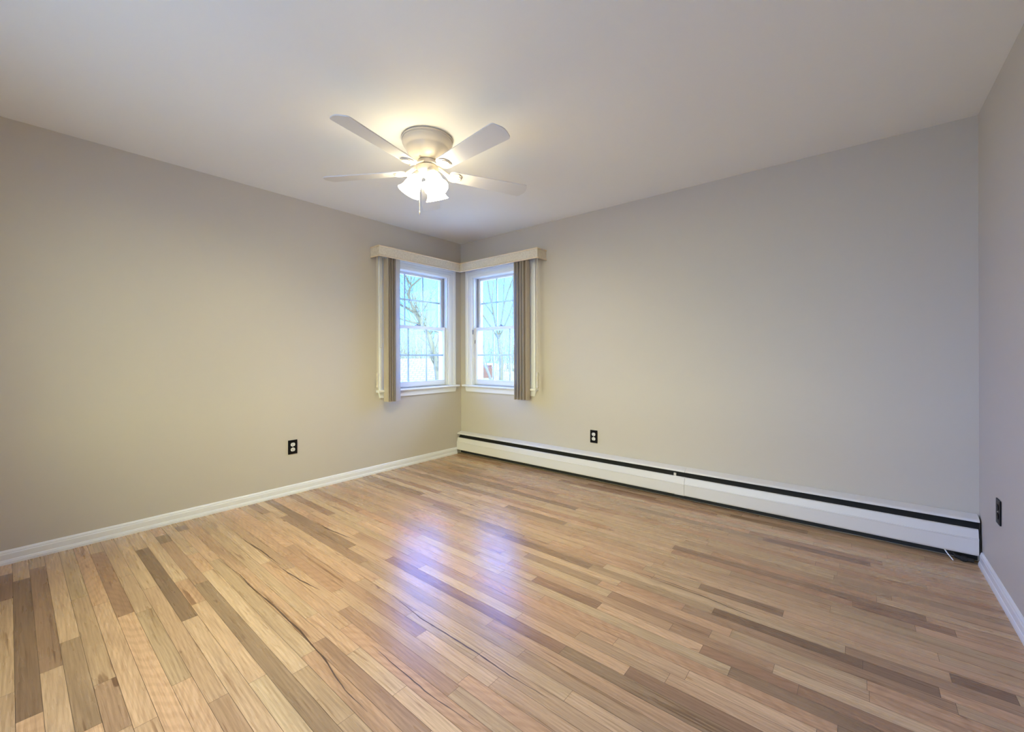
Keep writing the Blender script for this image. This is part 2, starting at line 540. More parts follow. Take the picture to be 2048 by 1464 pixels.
CRACKS = [
    ([(0.821, -2.644), (1.122, -2.624), (1.278, -2.630), (1.504, -2.622), (1.815, -2.623), (2.056, -2.637), (2.246, -2.662), (2.384, -2.661)], 0.0035),
    ([(1.891, -2.232), (2.126, -2.254), (2.286, -2.253), (2.484, -2.252), (2.637, -2.259), (2.797, -2.253)], 0.0032),
    ([(2.118, -2.482), (2.314, -2.489), (2.485, -2.492), (2.705, -2.477)], 0.0022),
    ([(0.762, -2.052), (0.939, -2.054), (1.202, -2.029)], 0.0050),
    ([(1.201, -2.461), (1.412, -2.449), (1.580, -2.427)], 0.0040),
    ([(0.612, -2.466), (0.895, -2.451), (1.172, -2.450)], 0.0040),
    ([(2.659, -1.301), (2.863, -1.290), (3.051, -1.302)], 0.0020),
    ([(2.768, -1.307), (3.010, -1.310), (3.261, -1.344)], 0.0030),
    ([(0.968, -1.151), (1.251, -1.144), (1.422, -1.154)], 0.0030),
]
struct(make_floor(), 'light oak strip floor with mixed brown boards', 'floor')
struct(MB().box((-TH, FRONT - 0.12, -0.12), (W + 0.12, OUT, -0.002)).build('trim_1', M['gap']), 'subfloor edge under the oak boards', 'floor')

# baseboards
BASE = [(0, 0), (0.017, 0), (0.017, 0.012), (0.0135, 0.024), (0.0115, 0.026), (0.0115, 0.055), (0.009, 0.060), (0.0085, 0.066), (0.004, 0.074), (0, 0.076)]
struct(MB().sweep(BASE, (0, FRONT, 0), (0, -0.074, 0), (1, 0, 0), (0, 0, 1)).build('baseboard_left', M['trim']), 'white moulded baseboard along the left wall', 'baseboard')
struct(MB().sweep(BASE, (W, FRONT, 0), (W, -0.078, 0), (-1, 0, 0), (0, 0, 1)).build('baseboard_right', M['trim']), 'white baseboard along the right wall', 'baseboard')
struct(MB().sweep(BASE, (0.02, FRONT, 0), (W - 0.02, FRONT, 0), (0, 1, 0), (0, 0, 1)).build('baseboard_front', M['trim']), 'white baseboard behind the viewer', 'baseboard')

# ------------------------------------------------------------------ windows
def make_window(name, fm, label, hardware):
    root = empty(name, fm(Vector((0.594, 0, ZS))))
    struct(root, label, 'window')
    inv = Vector(root.location)
    fl = lambda p: fm(p) - inv
    def mb(): return MB(fl)
    # casing: moulded profile with mitred head
    cw = 0.105
    ins = 0.010
    prof = [(0, 0), (0, 0.012), (0.006, 0.016), (0.03, 0.016), (0.036, 0.012), (0.070, 0.013), (0.078, 0.020), (0.098, 0.022), (0.105, 0.018), (0.105, 0)]
    b = mb()
    a0, a1, zt = S0 + ins, S1 - ins, ZT - ins
    b.sweep(prof, (a0, 0, ZS), (a0, 0, zt), (-1, 0, 0), (0, 1, 0), cut1=1.0)
    b.build('casing', M['trim'], root)
    b = mb(); b.sweep(prof, (a1, 0, ZS), (a1, 0, zt), (1, 0, 0), (0, 1, 0), cut1=1.0); b.build('casing', M['trim'], root)
    b = mb(); b.sweep(prof, (a0, 0, zt), (a1, 0, zt), (0, 0, 1), (0, 1, 0), cut0=-1.0, cut1=1.0); b.build('head_casing', M['trim'], root)
    # stool with nose and apron with splayed ends
    nose = [(-0.030, 0), (0.048, 0), (0.053, 0.004), (0.055, 0.011), (0.053, 0.018), (0.048, 0.022), (-0.030, 0.022)]
    b = mb(); b.sweep(nose, (a0 - cw - 0.028, 0, ZS - 0.022), (a1 + cw + 0.028, 0, ZS - 0.022), (0, 1, 0), (0, 0, 1))
    b.build('stool', M['trim'], root)
    b = mb()
    l0, l1 = a0 - cw - 0.006, a1 + cw + 0.006
    zt2, zb2 = ZS - 0.022, ZS - 0.078
    b.prism([(l0, zt2), (l1, zt2), (l1 - 0.014, zb2), (l0 + 0.014, zb2)], 0.018, lambda u, v, w: (u, w, v))
    b.build('apron', M['trim'], root)
    # jamb liner
    b = mb(); b.mat(M['vinyl'])
    J = 0.012
    b.box((S0, -TH, ZS), (S0 + J, 0, ZT)); b.box((S1 - J, -TH, ZS), (S1, 0, ZT)); b.box((S0, -TH, ZT - J), (S1, 0, ZT)); b.box((S0, -TH, ZS - 0.0), (S1, -0.03, ZS + 0.010))
    b.mat(M['vinyl'])
    for sa, sb in ((S0 + J, S0 + J + 0.008), (S1 - J - 0.008, S1 - J)):
        b.box((sa, -0.020, ZS), (sb, -0.004, ZT - J))
        b.mat(M['track'])
        b.box((sa, -0.078, ZS + 0.01), (sb + (0.004 if sa < 0.5 else 0), -0.060, ZT - J))
        b.mat(M['vinyl'])
    b.build('jamb', None, root)
    # sashes
    G0, G1 = 0.238, 0.952
    def sash(nm, d0, d1, z0, z1, gz0, gz1, zm):
        b = mb()
        x0, x1 = S0 + J + 0.002, S1 - J - 0.002
        b.box((x0, d0, z0), (G0, d1, z1), 0.002); b.box((G1, d0, z0), (x1, d1, z1), 0.002)
        b.box((G0, d0, z0), (G1, d1, gz0), 0.002); b.box((G0, d0, gz1), (G1, d1, z1), 0.002)
        s = b.build(nm, M['vinyl'], root)
        dm = (d0 + d1) / 2
        b = mb()
        for sx in (0.473, 0.712):
            b.box((sx - 0.010, dm - 0.009, gz0), (sx + 0.010, dm - 0.003, gz1), 0.001)
        b.box((G0, dm - 0.0091, zm - 0.010), (G1, dm - 0.0029, zm + 0.010), 0.001)
        b.build('muntin_grid', M['vinyl'], s)
        b = mb(); b.box((G0 - 0.004, dm - 0.002, gz0 - 0.004), (G1 + 0.004, dm + 0.002, gz1 + 0.004))
        b.build('glass_pane', M['glass'], s)
        return s
    up = sash('upper_sash', -0.120, -0.080, 1.415, ZT - J, 1.455, 1.993, 1.730)
    lo = sash('lower_sash', -0.060, -0.022, ZS + 0.010, 1.452, 0.862, 1.418, 1.139)
    b = mb(); b.box((0.565, -0.052, 1.452), (0.625, -0.026, 1.460), 0.002); b.lathe([(0.012, 0), (0.012, 0.008), (0.006, 0.012)], (0.595, -0.04, 1.459), (0, 0, 1), 16)
    b.build('sash_lock', M['track'], lo)
    if hardware:
        b = mb(); b.box((S0 + 0.004, -0.003, 1.375), (S0 + 0.018, 0.012, 1.425), 0.002); b.build('catch', M['track'], root)
        b = mb(); b.box((S0 + 0.016, -0.021, 1.27), (S0 + 0.030, -0.016, 1.31), 0.002); b.build('tilt_latch', M['track'], lo)
    return root
make_window('window_1', LEFT, 'white double-hung window in the left wall beside the corner', False)
make_window('window_2', BACK, 'white double-hung window in the wall above the heater beside the corner', True)

# a plain window added unseen behind the viewer to let in fill daylight
def plain_window(name, label, fm, a0, a1, z0, z1):
    root = struct(empty(name, fm(Vector(((a0 + a1) / 2, 0, z0)))), label, 'window')
    inv = Vector(root.location)
    fl = lambda p: fm(p) - inv
    cw, am = 0.09, (a0 + a1) / 2
    b = MB(fl); b.box((a0 - cw, 0, z0), (a0, 0.018, z1 + cw)); b.box((a1, 0, z0), (a1 + cw, 0.018, z1 + cw)); b.box((a0, 0, z1), (a1, 0.018, z1 + cw)); b.build('casing', M['trim'], root)
    b = MB(fl); b.box((a0 - cw - 0.02, -0.05, z0 - 0.022), (a1 + cw + 0.02, 0.05, z0), 0.004); b.build('stool', M['trim'], root)
    b = MB(fl)
    for q in ((a0, z0, a0 + 0.05, z1), (a1 - 0.05, z0, a1, z1), (a0, z0, a1, z0 + 0.05), (a0, z1 - 0.05, a1, z1), (am - 0.025, z0, am + 0.025, z1)):
        b.box((q[0], -0.09, q[1]), (q[2], -0.04, q[3]))
    b.build('sash', M['vinyl'], root)
    b = MB(fl); b.box((a0, -0.066, z0), (a1, -0.062, z1)); b.build('glass_pane', M['glass'], root)
plain_window('added_fill_window', 'wide white window added behind the viewer for fill daylight', lambda p: Vector((p.x, FRONT + p.y, p.z)), FW0, FW1, FZ0, FZ1)

# ------------------------------------------------------------------ corner valance
VD, VZ0, VZ1 = 0.150, 2.073, 2.163
VL, VR = -1.165, 1.210       # ends on left wall (y) and back wall (x)
val = empty('window_valance', (0.002, -0.002, VZ0))
tag(val, 'cream textured corner valance with gold edging above both windows', 'valance')
def rel(p): return Vector(p) - Vector(val.location)
t = 0.012
b = MB(rel)
# front panels (outer faces at VD), end returns
b.box((VD - t, VL, VZ0), (VD, -VD + t, VZ1)); b.build('front_panel', M['fabric'], val)
b = MB(rel); b.box((VD, -VD, VZ0), (VR, -VD + t, VZ1)); b.build('front_panel', M['fabric'], val)
b = MB(rel); b.box((0.002, VL - t, VZ0), (VD, VL, VZ1)); b.build('end_panel', M['fabric'], val)
b = MB(rel); b.box((VR, -VD, VZ0), (VR + t, -0.002, VZ1)); b.build('end_panel', M['fabric'], val)
b = MB(rel)
b.prism([(0.002, VL), (VD - t, VL), (VD - t, -VD + t), (VR, -VD + t), (VR, -0.002), (0.002, -0.002)], 0.006, lambda u, v, w: (u, v, VZ1 - 0.012 + w))
b.build('top_board', M['fabric'], val)
def bead(z):
    r = 0.007
    prof = [(r * math.cos(2 * PI * k / 10), r * math.sin(2 * PI * k / 10)) for k in range(10)]
    b = MB(rel)
    b.tube([(0.004, VL - t - 0.002, z), (VD + 0.003, VL - t - 0.002, z)], r, 10)
    b.tube([(VD + 0.003, VL - t - 0.004, z), (VD + 0.003, -VD - 0.003, z)], r, 10)
    b.tube([(VD + 0.003, -VD - 0.003, z), (VR + t + 0.004, -VD - 0.003, z)], r, 10)
    b.tube([(VR + t + 0.002, -VD - 0.003, z), (VR + t + 0.002, -0.004, z)], r, 10)
    return b
bead(VZ1).build('edge_trim', M['brass'], val, smooth=50)
bead(VZ0).build('edge_trim', M['brass'], val, smooth=50)

# ------------------------------------------------------------------ vertical blinds
def make_blind(fm, spots, label, zbot, rail_to, cords):
    root = empty('vertical_blind', fm(Vector((rail_to, 0.09, 2.05))))
    tag(root, label, 'blind', 'vertical blinds at the corner windows')
    inv = Vector(root.location)
    fl = lambda p: fm(p) - inv
    b = MB(fl); b.box((0.17, 0.070, 2.105), (rail_to, 0.108, 2.140), 0.003); b.box((0.6, 0.002, 2.118), (0.63, 0.074, 2.128)); b.box((1.0, 0.002, 2.118), (1.03, 0.074, 2.128))
    b.build('head_rail', M['vinyl'], root)
    for (s, ang, curve) in spots:
        b = MB(fl)
        wv, n = 0.089, 8
        ca, sa = math.cos(ang), math.sin(ang)
        secf, secb = [], []
        for k in range(n + 1):
            u = (k / n - 0.5) * wv
            h = curve * (1 - (2 * k / n - 1) ** 2)
            for lst, off in ((secf, 0.0006), (secb, -0.0006)):
                v = h + off
                # u runs along the slat, v across it
                lst.append((s + u * ca - v * sa, 0.089 + u * sa + v * ca))
        outline = secf + secb[::-1]
        b.prism(outline, 2.085 - zbot, lambda uu, vv, w: (uu, vv, zbot + w))
        vane = b.build('vane', M['vane'], root, smooth=40)
        b = MB(fl); b.box((s - 0.006, 0.084, 2.075), (s + 0.006, 0.094, 2.108), 0.002)
        b.build('vane_clip', M['vinyl'], vane)
    # hanging chain loop and weighted cord
    (c0, c1, cz, cd), (w0, wtop, wbot, wd) = cords
    b = MB(fl)
    pts = [(c0, cd, 2.11), (c0, cd, cz + 0.012)] + [(c0 + (c1 - c0) * (0.5 - 0.5 * math.cos(PI * k / 6)), cd, cz + 0.012 - 0.012 * math.sin(PI * k / 6)) for k in range(1, 6)] + [(c1, cd, cz + 0.012), (c1, cd, 2.11)]
    b.tube(pts, 0.0022, 6)
    b.build('chain_loop', M['cordm'], root, smooth=60)
    b = MB(fl)
    b.tube([(w0 - 0.004, wd, 2.11), (w0 - 0.004, wd, wtop)], 0.0016, 6)
    b.tube([(w0 + 0.004, wd, 2.11), (w0 + 0.004, wd, wtop)], 0.0016, 6)
    cd_ = b.build('pull_cord', M['cordm'], root, smooth=60)
    b = MB(fl)
    b.lathe([(0.006, 0), (0.011, 0.004), (0.012, 0.018), (0.009, 0.024), (0.0075, 0.030), (0.0095, 0.034), (0.0095, wtop - wbot - 0.035), (0.013, wtop - wbot - 0.030), (0.013, wtop - wbot - 0.014), (0.007, wtop - wbot)], (w0, wd, wbot), (0, 0, 1), 16)
    b.build('cord_weight', M['cordm'], cd_, smooth=40)
    return root

A90 = PI / 2
left_spots = [(1.066, A90 - 0.05, 0.006)] + [(1.051 - 0.0118 * k, A90 + random.uniform(-0.10, 0.10), 0.006) for k in range(6)] + [(0.978, A90 - 0.20, 0.006), (0.933, 0.42, 0.010)]
make_blind(LEFT, left_spots, 'cream vertical blind bunched at the left side of the left corner window', 0.690, 1.150,
           ((1.141, 1.119, 1.207, 0.1), (1.168, 0.976, 0.830, 0.1)))
right_spots = [(0.905 + 0.019 * k, A90 + random.uniform(-0.22, 0.12), 0.007 * (1 if k % 2 else -1)) for k in range(9)]
make_blind(BACK, right_spots, 'cream vertical blind bunched at the right side of the window above the heater', 0.688, 1.195,
           ((1.190, 1.178, 1.151, 0.1), (1.198, 0.967, 0.813, 0.118)))

# ------------------------------------------------------------------ baseboard heater
heat = empty('baseboard_heater', (2.05, -0.003, 0))
tag(heat, 'long white baseboard heater with dark slot along the wall under the window', 'heater')
hrel = lambda p: Vector((p.x, -p.y, p.z)) - Vector(heat.location)      # local: x, depth d, z
X0, XJ, X1 = 0.004, 2.556, W - 0.008
def thick(path, tt):
    """closed profile of a bent sheet following path (list of (d, z))"""
    a, c = [], []
    for i, p in enumerate(path):
        p0 = Vector(path[max(i - 1, 0)]); p1 = Vector(path[min(i + 1, len(path) - 1)])
        tdir = (p1 - p0).normalized(); nrm = Vector((-tdir.y, tdir.x))
        a.append(tuple(Vector(p) + nrm * tt / 2)); c.append(tuple(Vector(p) - nrm * tt / 2))
    return a + c[::-1]
MB(hrel).box((X0, 0.003, 0.004), (X1, 0.008, 0.246)).build('back_panel', M['dark'], heat)
b = MB(hrel); b.box((X0 + 0.02, 0.016, 0.075), (X1 - 0.02, 0.046, 0.165))
b.tube([(X0 + 0.01, 0.031, 0.12), (X1 - 0.01, 0.031, 0.12)], 0.011, 10)
b.build('heating_element', M['dark'], heat)
b = MB(hrel); b.sweep(thick([(0.012, 0.215), (0.040, 0.182)], 0.002), (X0, 0, 0), (X1, 0, 0), (0, 1, 0), (0, 0, 1)); b.build('damper', M['dark'], heat)
cover = thick([(0.004, 0.254), (0.056, 0.239), (0.062, 0.236), (0.065, 0.231), (0.065, 0.226)], 0.003)
front = thick([(0.042, 0.176), (0.047, 0.184), (0.055, 0.185), (0.059, 0.181), (0.0690, 0.139), (0.0735, 0.1375), (0.0740, 0.134), (0.0715, 0.1315), (0.0720, 0.056), (0.069, 0.049), (0.058, 0.046)], 0.003)
for (xa, xb) in ((X0, XJ - 0.001), (XJ + 0.001, X1)):
    b = MB(hrel); b.sweep(cover, (xa, 0, 0), (xb, 0, 0), (0, 1, 0), (0, 0, 1)); b.build('top_cover', M['heater'], heat)
for (xa, xb, z0a) in ((X0, XJ - 0.004, 0.0), (XJ - 0.002, X1 - 0.004, 0.0)):
    b = MB(hrel); b.sweep(front, (xa, 0, z0a), (xb, 0, z0a), (0, 1, 0), (0, 0, 1)); b.build('front_panel', M['heater'], heat)
# splice plate over the front joint, hanger tab in the slot, end cap
splice = thick([(0.049, 0.1855), (0.056, 0.187), (0.061, 0.183), (0.0715, 0.139), (0.0745, 0.135), (0.0745, 0.055), (0.070, 0.047)], 0.0025)
b = MB(hrel); b.sweep(splice, (XJ - 0.075, 0, 0), (XJ - 0.003, 0, 0), (0, 1, 0), (0, 0, 1)); b.build('splice_plate', M['heater'], heat)
b = MB(hrel); b.box((XJ - 0.088, 0.046, 0.184), (XJ - 0.070, 0.052, 0.208), 0.001); b.build('hanger_tab', M['heater'], heat)
b = MB(hrel); b.prism([(0.004, 0.045), (0.066, 0.045), (0.0705, 0.056), (0.0705, 0.134), (0.066, 0.150), (0.060, 0.186), (0.060, 0.232), (0.004, 0.250)], 0.003, lambda u, v, w: (X1 - 0.001 + w, u, v)); b.build('end_cap', M['dark'], heat)
b = MB(hrel); b.tube([(X1 - 0.095, 0.040, 0.12), (X1 - 0.095, 0.045, 0.035), (X1 - 0.085, 0.060, 0.020), (X1 - 0.060, 0.068, 0.017), (X1 - 0.022, 0.068, 0.017)], [0.009, 0.009, 0.012, 0.011, 0.010], 10)
b.lathe([(0.014, 0), (0.016, 0.006), (0.016, 0.018), (0.012, 0.024)], (X1 - 0.070, 0.066, 0.0175), (1, 0, 0), 12)
b.build('pipe_elbow', M['dark'], heat)
b = MB(); b.tube([(X1 - 0.135, -0.055, 0.050), (X1 - 0.125, -0.068, 0.034), (X1 - 0.112, -0.080, 0.017), (X1 - 0.102, -0.090, 0.0035)], 0.003, 8)
tag(b.build('cable', M['white_cable'], None, smooth=60), 'short white cable end poking out under the right end of the heater', 'cable')

# ------------------------------------------------------------------ outlets
def make_outlet(place, label, name_mat, group='dark wall outlets'):
    """place(u, w, v): u along the wall, w out of the wall, v up, relative to plate centre"""
    root = empty('wall_outlet', place(0, 0, 0))
    tag(root, label, 'outlet', group)
    inv = Vector(root.location)
    fl = lambda p: Vector(place(p.x, p.y, p.z)) - inv
    b = MB(fl); b.box((-0.036, 0.001, -0.0575), (0.036, 0.0065, 0.0575), 0.002); b.build('cover_plate', M['black'], root)
    for vz in (0.0205, -0.0205):
        b = MB(fl); b.mat(name_mat)
        out = []
        for k in range(28):
            a = 2 * PI * k / 28
            out.append((0.0172 * math.cos(a), max(-0.0142, min(0.0142, 0.0172 * math.sin(a))) + vz))
        b.prism(out, 0.0035, lambda u, v, w: (u, 0.0055 + w, v))
        b.mat(M['black'])
        b.box((-0.0078, 0.0088, vz - 0.001), (-0.0050, 0.0093, vz + 0.0085)); b.box((0.0050, 0.0088, vz), (0.0078, 0.0093, vz + 0.0080))
        b.lathe([(0.0028, 0), (0.0028, 0.0005)], (0, 0.0088, vz - 0.0075), (0, 1, 0), 12)
        b.build('receptacle', None, root)
    b = MB(fl); b.lathe([(0.0032, 0), (0.0030, 0.0012), (0.0012, 0.0018)], (0, 0.0064, 0), (0, 1, 0), 14); b.build('screw', M['steel'], root)
    return root
make_outlet(lambda u, w, v: Vector((w, -1.896 + u, 0.385 + v)), 'black duplex outlet with white sockets low on the left wall', M['ivory'])
make_outlet(lambda u, w, v: Vector((1.741 + u, -w, 0.396 + v)), 'black duplex outlet with white sockets on the wall above the heater', M['ivory'])
make_outlet(lambda u, w, v: Vector((W - w, -0.428 + u, 0.392 + v)), 'all-dark outlet on the right wall near the heater end', M['black'])

# ------------------------------------------------------------------ ceiling fan
FX, FY = 1.585, -1.768
fan = empty('ceiling_fan', (FX, FY, H))
tag(fan, 'white five-blade ceiling fan with three lit bell shades', 'ceiling fan')
frel = lambda p: Vector((p.x, p.y, p.z - H))
b = MB(frel)
b.lathe([(0.140, H), (0.140, 2.434), (0.151, 2.4335), (0.152, 2.424), (0.148, 2.4215), (0.1475, 2.418), (0.150, 2.414), (0.1495, 2.408), (0.144, 2.396), (0.134, 2.382), (0.1285, 2.376), (0.1275, 2.372), (0.120, 2.356), (0.108, 2.338), (0.092, 2.322), (0.074, 2.312), (0.058, 2.3075), (0.052, 2.306)], (0, 0, 0), (0, 0, 1), 56)
b.build('motor_housing', M['fan'], fan, smooth=35)
b = MB(frel); b.lathe([(0.050, 2.306), (0.058, 2.304), (0.060, 2.300), (0.060, 2.280), (0.056, 2.276), (0.040, 2.275)], (0, 0, 0), (0, 0, 1), 40); b.build('flywheel', M['fan'], fan, smooth=35)
b = MB(frel); b.mat(M['dark']); b.lathe([(0.058, 2.2755), (0.058, 2.2715)], (0, 0, 0), (0, 0, 1), 40)
b.mat(M['fan']); b.lathe([(0.058, 2.2715), (0.0635, 2.270), (0.0640, 2.245), (0.061, 2.234), (0.052, 2.224), (0.040, 2.218), (0.024, 2.214), (0.018, 2.205), (0.010, 2.200), (0.004, 2.194)], (0, 0, 0), (0, 0, 1), 40)
b.build('switch_housing', None, fan, smooth=35)
RT, R0B = 0.672, 0.135
PITCH = math.radians(11)
BZ = 2.240
for k in range(5):
    ang = math.radians(282.43 + 72 * k)
    er = Vector((math.cos(ang), math.sin(ang), 0)); et = Vector((-math.sin(ang), math.cos(ang), 0))
    # the counter-clockwise edge sits lower
    wdir = et * math.cos(PITCH) - Vector((0, 0, 1)) * math.sin(PITCH)
    ndir = er.cross(wdir)
    base = Vector((0, 0, BZ))
    place = lambda u, v, w, er=er, wdir=wdir, ndir=ndir, base=base: base + er * u + wdir * v + ndir * w
    hw0, hw1 = 0.050, 0.066
    out = []
    # root end, rounded
    for q in range(7):
        a = PI + PI / 2 * q / 6
        out.append((R0B + 0.030 + 0.030 * math.cos(a), -hw0 + 0.030 + 0.030 * math.sin(a)))
    # tip: gentle bow with rounded corners
    rc = 0.022
    for q in range(5):
        a = -PI / 2 + PI / 2 * q / 4 * 0.9
        out.append((RT - 0.014 - rc + rc * math.cos(a), -hw1 + rc + rc * math.sin(a)))
    for q in range(1, 8):
        vv = -hw1 + rc + (2 * hw1 - 2 * rc) * q / 8
        out.append((RT - 0.014 + 0.014 * (1 - (vv / (hw1 - rc)) ** 2), vv))
    for q in range(5):
        a = PI / 2 * (0.1 + 0.9 * q / 4)
        out.append((RT - 0.014 - rc + rc * math.cos(a), hw1 - rc + rc * math.sin(a)))
    for q in range(7):
        a = PI / 2 + PI / 2 * q / 6
        out.append((R0B + 0.030 + 0.030 * math.cos(a), hw0 - 0.030 + 0.030 * math.sin(a)))
    b = MB(frel); b.prism(out, 0.006, place); bl = b.build('blade', M['blade'], fan)
    # blade iron: neck from the flywheel, flared pad under the blade with a raised arc
    b = MB(frel)
    p_in = Vector((0, 0, 2.287)) + er * 0.055
    p_mid = Vector((0, 0, 2.262)) + er * 0.098
    p_out = place(0.140, 0, -0.006)
    for sgn in (-1, 1):
        b.tube([p_in + et * 0.013 * sgn, p_mid + et * 0.010 * sgn, p_out + et * 0.016 * sgn], [0.008, 0.0075, 0.007], 8)
    pad = [(0.128, -0.020), (0.150, -0.040), (0.180, -0.046), (0.205, -0.030), (0.214, 0.0), (0.205, 0.030), (0.180, 0.046), (0.150, 0.040), (0.128, 0.020)]
    b.prism(pad, -0.006, lambda u, v, w: place(u, v, w - 0.0003))
    arc = [place(0.178 + 0.030 * math.cos(a), 0.030 * math.sin(a), -0.0075) for a in [(-1.2 + 2.4 * i / 10) for i in range(11)]]
    b.tube(arc, 0.0028, 6)
    b.build('blade_iron', M['fan'], fan, smooth=40)
    for (u, v) in ((0.155, -0.024), (0.155, 0.024), (0.196, 0.0)):
        b = MB(frel); b.lathe([(0.0045, 0), (0.004, 0.002), (0.0015, 0.003)], place(u, v, -0.0062), -ndir, 10)
        b.build('screw', M['fan'], bl)
# light kit: three bell shades
for az in (108, 228, 348):
    a = math.radians(az)
    er = Vector((math.cos(a), math.sin(a), 0))
    tilt = math.radians(27)
    ax = er * math.sin(tilt) - Vector((0, 0, 1)) * math.cos(tilt)
    o = Vector((0, 0, 2.238)) + er * 0.046
    b = MB(frel)
    b.tube([Vector((0, 0, 2.236)) + er * 0.030, o - ax * 0.004, o + ax * 0.008], [0.014, 0.016, 0.018], 12)
    b.lathe([(0.016, 0.004), (0.026, 0.008), (0.029, 0.014), (0.029, 0.030), (0.025, 0.032)], o, ax, 24)
    b.build('lamp_holder', M['fan'], fan, smooth=40)
    b = MB(frel)
    prof = [(0.0245, 0.020), (0.027, 0.030), (0.036, 0.044), (0.0435, 0.060), (0.0475, 0.080), (0.0515, 0.100), (0.0565, 0.118), (0.0635, 0.132), (0.071, 0.141), (0.0700, 0.1425), (0.0620, 0.134), (0.0545, 0.119), (0.0495, 0.100), (0.0455, 0.080), (0.0415, 0.061), (0.034, 0.046), (0.0245, 0.034)]
    b.lathe(prof, o, ax, 36, cap0=False, cap1=False)
    sh = b.build('lamp_shade', M['shade'], fan, smooth=50)
    b = MB(frel)
    b.lathe([(0.010, 0.034), (0.013, 0.048), (0.022, 0.062), (0.027, 0.078), (0.0265, 0.090), (0.020, 0.102), (0.008, 0.109)], o, ax, 20)
    b.build('bulb', M['bulb'], sh, smooth=60)
# pull chain
b = MB(frel)
cx, cy = -0.036, -0.032
b.tube([(cx, cy, 2.222), (cx, cy, 2.005)], 0.0009, 6)
pc = b.build('pull_chain', M['chain'], fan)
b = MB(frel); b.lathe([(0.0012, 0), (0.0028, 0.004), (0.0030, 0.018), (0.0012, 0.026)], (cx, cy, 1.982), (0, 0, 1), 12)
b.build('chain_fob', M['chain'], pc, smooth=40)

# ------------------------------------------------------------------ outdoors
GZ = -3.0
b = MB(); b.box((-150, -100, GZ - 0.3), (120, 170, GZ))
struct(b.build('ground', M['lawn']), 'pale winter lawn far below the windows', 'ground')

def tree(loc, height, trunk_r, seed, label, mat, levels=4, lean=(0, 0), fork=0.32, group='bare trees outside the windows', spread=0.55, name='bare_tree', limbs=None):
    rnd = random.Random(seed)
    root = empty(name, loc)
    tag(root, label, 'tree', group)
    tb, bb = MB(), MB()
    def limb(b, p, d, ln, r, lev, depth):
        pts, rs = [p], [r]
        n = 5
        dd = d.normalized()
        for i in range(n):
            dd = (dd + Vector((rnd.uniform(-1, 1), rnd.uniform(-1, 1), rnd.uniform(-0.4, 0.8))) * 0.13).normalized()
            p = p + dd * (ln / n)
            pts.append(p); rs.append(r * (1 - 0.5 * (i + 1) / n))
        b.tube(pts, rs, 7 if depth < 2 else 5 if depth < 3 else 3, caps=depth < 2)
        if lev == 0:
            return
        k = rnd.choice([2, 3, 3]) if depth > 0 else rnd.choice([3, 4])
        for q in range(k + (2 if depth else 1)):
            i = n if q < k else rnd.randint(2, n - 1)
            base = pts[i]
            az = rnd.uniform(0, 2 * PI)
            side = Vector((math.cos(az), math.sin(az), rnd.uniform(-0.1, 0.5)))
            nd = (dd + side * rnd.uniform(spread * 0.7, spread * 1.5)).normalized()
            limb(bb, base, nd, ln * rnd.uniform(0.55, 0.85), rs[i] * rnd.uniform(0.55, 0.8), lev - 1, depth + 1)
    if limbs:
        o = Vector(loc)
        for pts, r0, r1 in limbs:
            pts = [Vector(q) - o for q in pts]
            n = len(pts)
            rr = [r0 + (r1 - r0) * i / (n - 1) for i in range(n)]
            (tb if r0 > 0.04 else bb).tube(pts, rr, 7)
            for i in range(1, n):
                for q in range(3):
                    k = pts[i - 1].lerp(pts[i], rnd.random())
                    d = (pts[i] - pts[i - 1]).normalized() + Vector((rnd.uniform(-1, 1), rnd.uniform(-1, 1), rnd.uniform(-0.1, 0.9))) * 0.9
                    limb(bb, k, d, rnd.uniform(0.35, 0.9), max(0.008, rr[i] * 0.4), 2, 3)
    else:
        limb(tb, Vector((0, 0, -0.05)), Vector((lean[0], lean[1], 1)), height * fork, trunk_r, levels, 0)
    tb.build('trunk', mat, root, smooth=60)
    bb.build('branches', mat, root, smooth=60)
    return root
def along(px, D):
    """a world spot D metres in front of the viewer, in the direction of photo column px"""
    u = (px - 1024) / 834.6
    return (3.585 + D * (u * 0.7698 - 0.6382), -3.386 + D * (u * 0.6382 + 0.7698), GZ)
tree(along(884, 12), 10.0, 0.15, 4, 'bare tree with a thick limb leaning left behind the left window', M['bark'], limbs=[([(-5.60, 4.60, -3.02), (-5.63, 4.56, -1.79), (-5.67, 4.53, -0.14), (-5.76, 4.46, 1.01), (-5.91, 4.33, 1.71), (-6.04, 4.22, 2.02), (-6.17, 4.11, 2.31), (-6.28, 4.02, 2.57)], 0.10, 0.055), ([(-6.28, 4.02, 2.57), (-6.35, 3.97, 2.80), (-6.36, 3.96, 3.00), (-6.29, 4.01, 3.15), (-6.15, 4.13, 3.29), (-6.04, 4.22, 3.43)], 0.042, 0.016), ([(-6.29, 4.01, 3.15), (-6.38, 3.94, 3.32), (-6.45, 3.88, 3.52), (-6.48, 3.86, 3.75)], 0.030, 0.010), ([(-6.17, 4.11, 2.31), (-6.35, 3.96, 2.48), (-6.48, 3.85, 2.57), (-6.66, 3.71, 2.69), (-6.88, 3.52, 2.89)], 0.045, 0.018), ([(-6.04, 4.22, 2.02), (-6.26, 4.04, 2.10), (-6.46, 3.87, 2.17), (-6.66, 3.71, 2.26)], 0.040, 0.018), ([(-5.91, 4.33, 1.71), (-5.82, 4.40, 1.88), (-5.71, 4.50, 1.82), (-5.60, 4.59, 1.70), (-5.44, 4.72, 1.65)], 0.040, 0.012)])
tree(along(838, 36), 8.0, 0.16, 11, 'small bare tree with many upright stems low behind the left window', M['bark_far'], 4, (0, 0), 0.25)
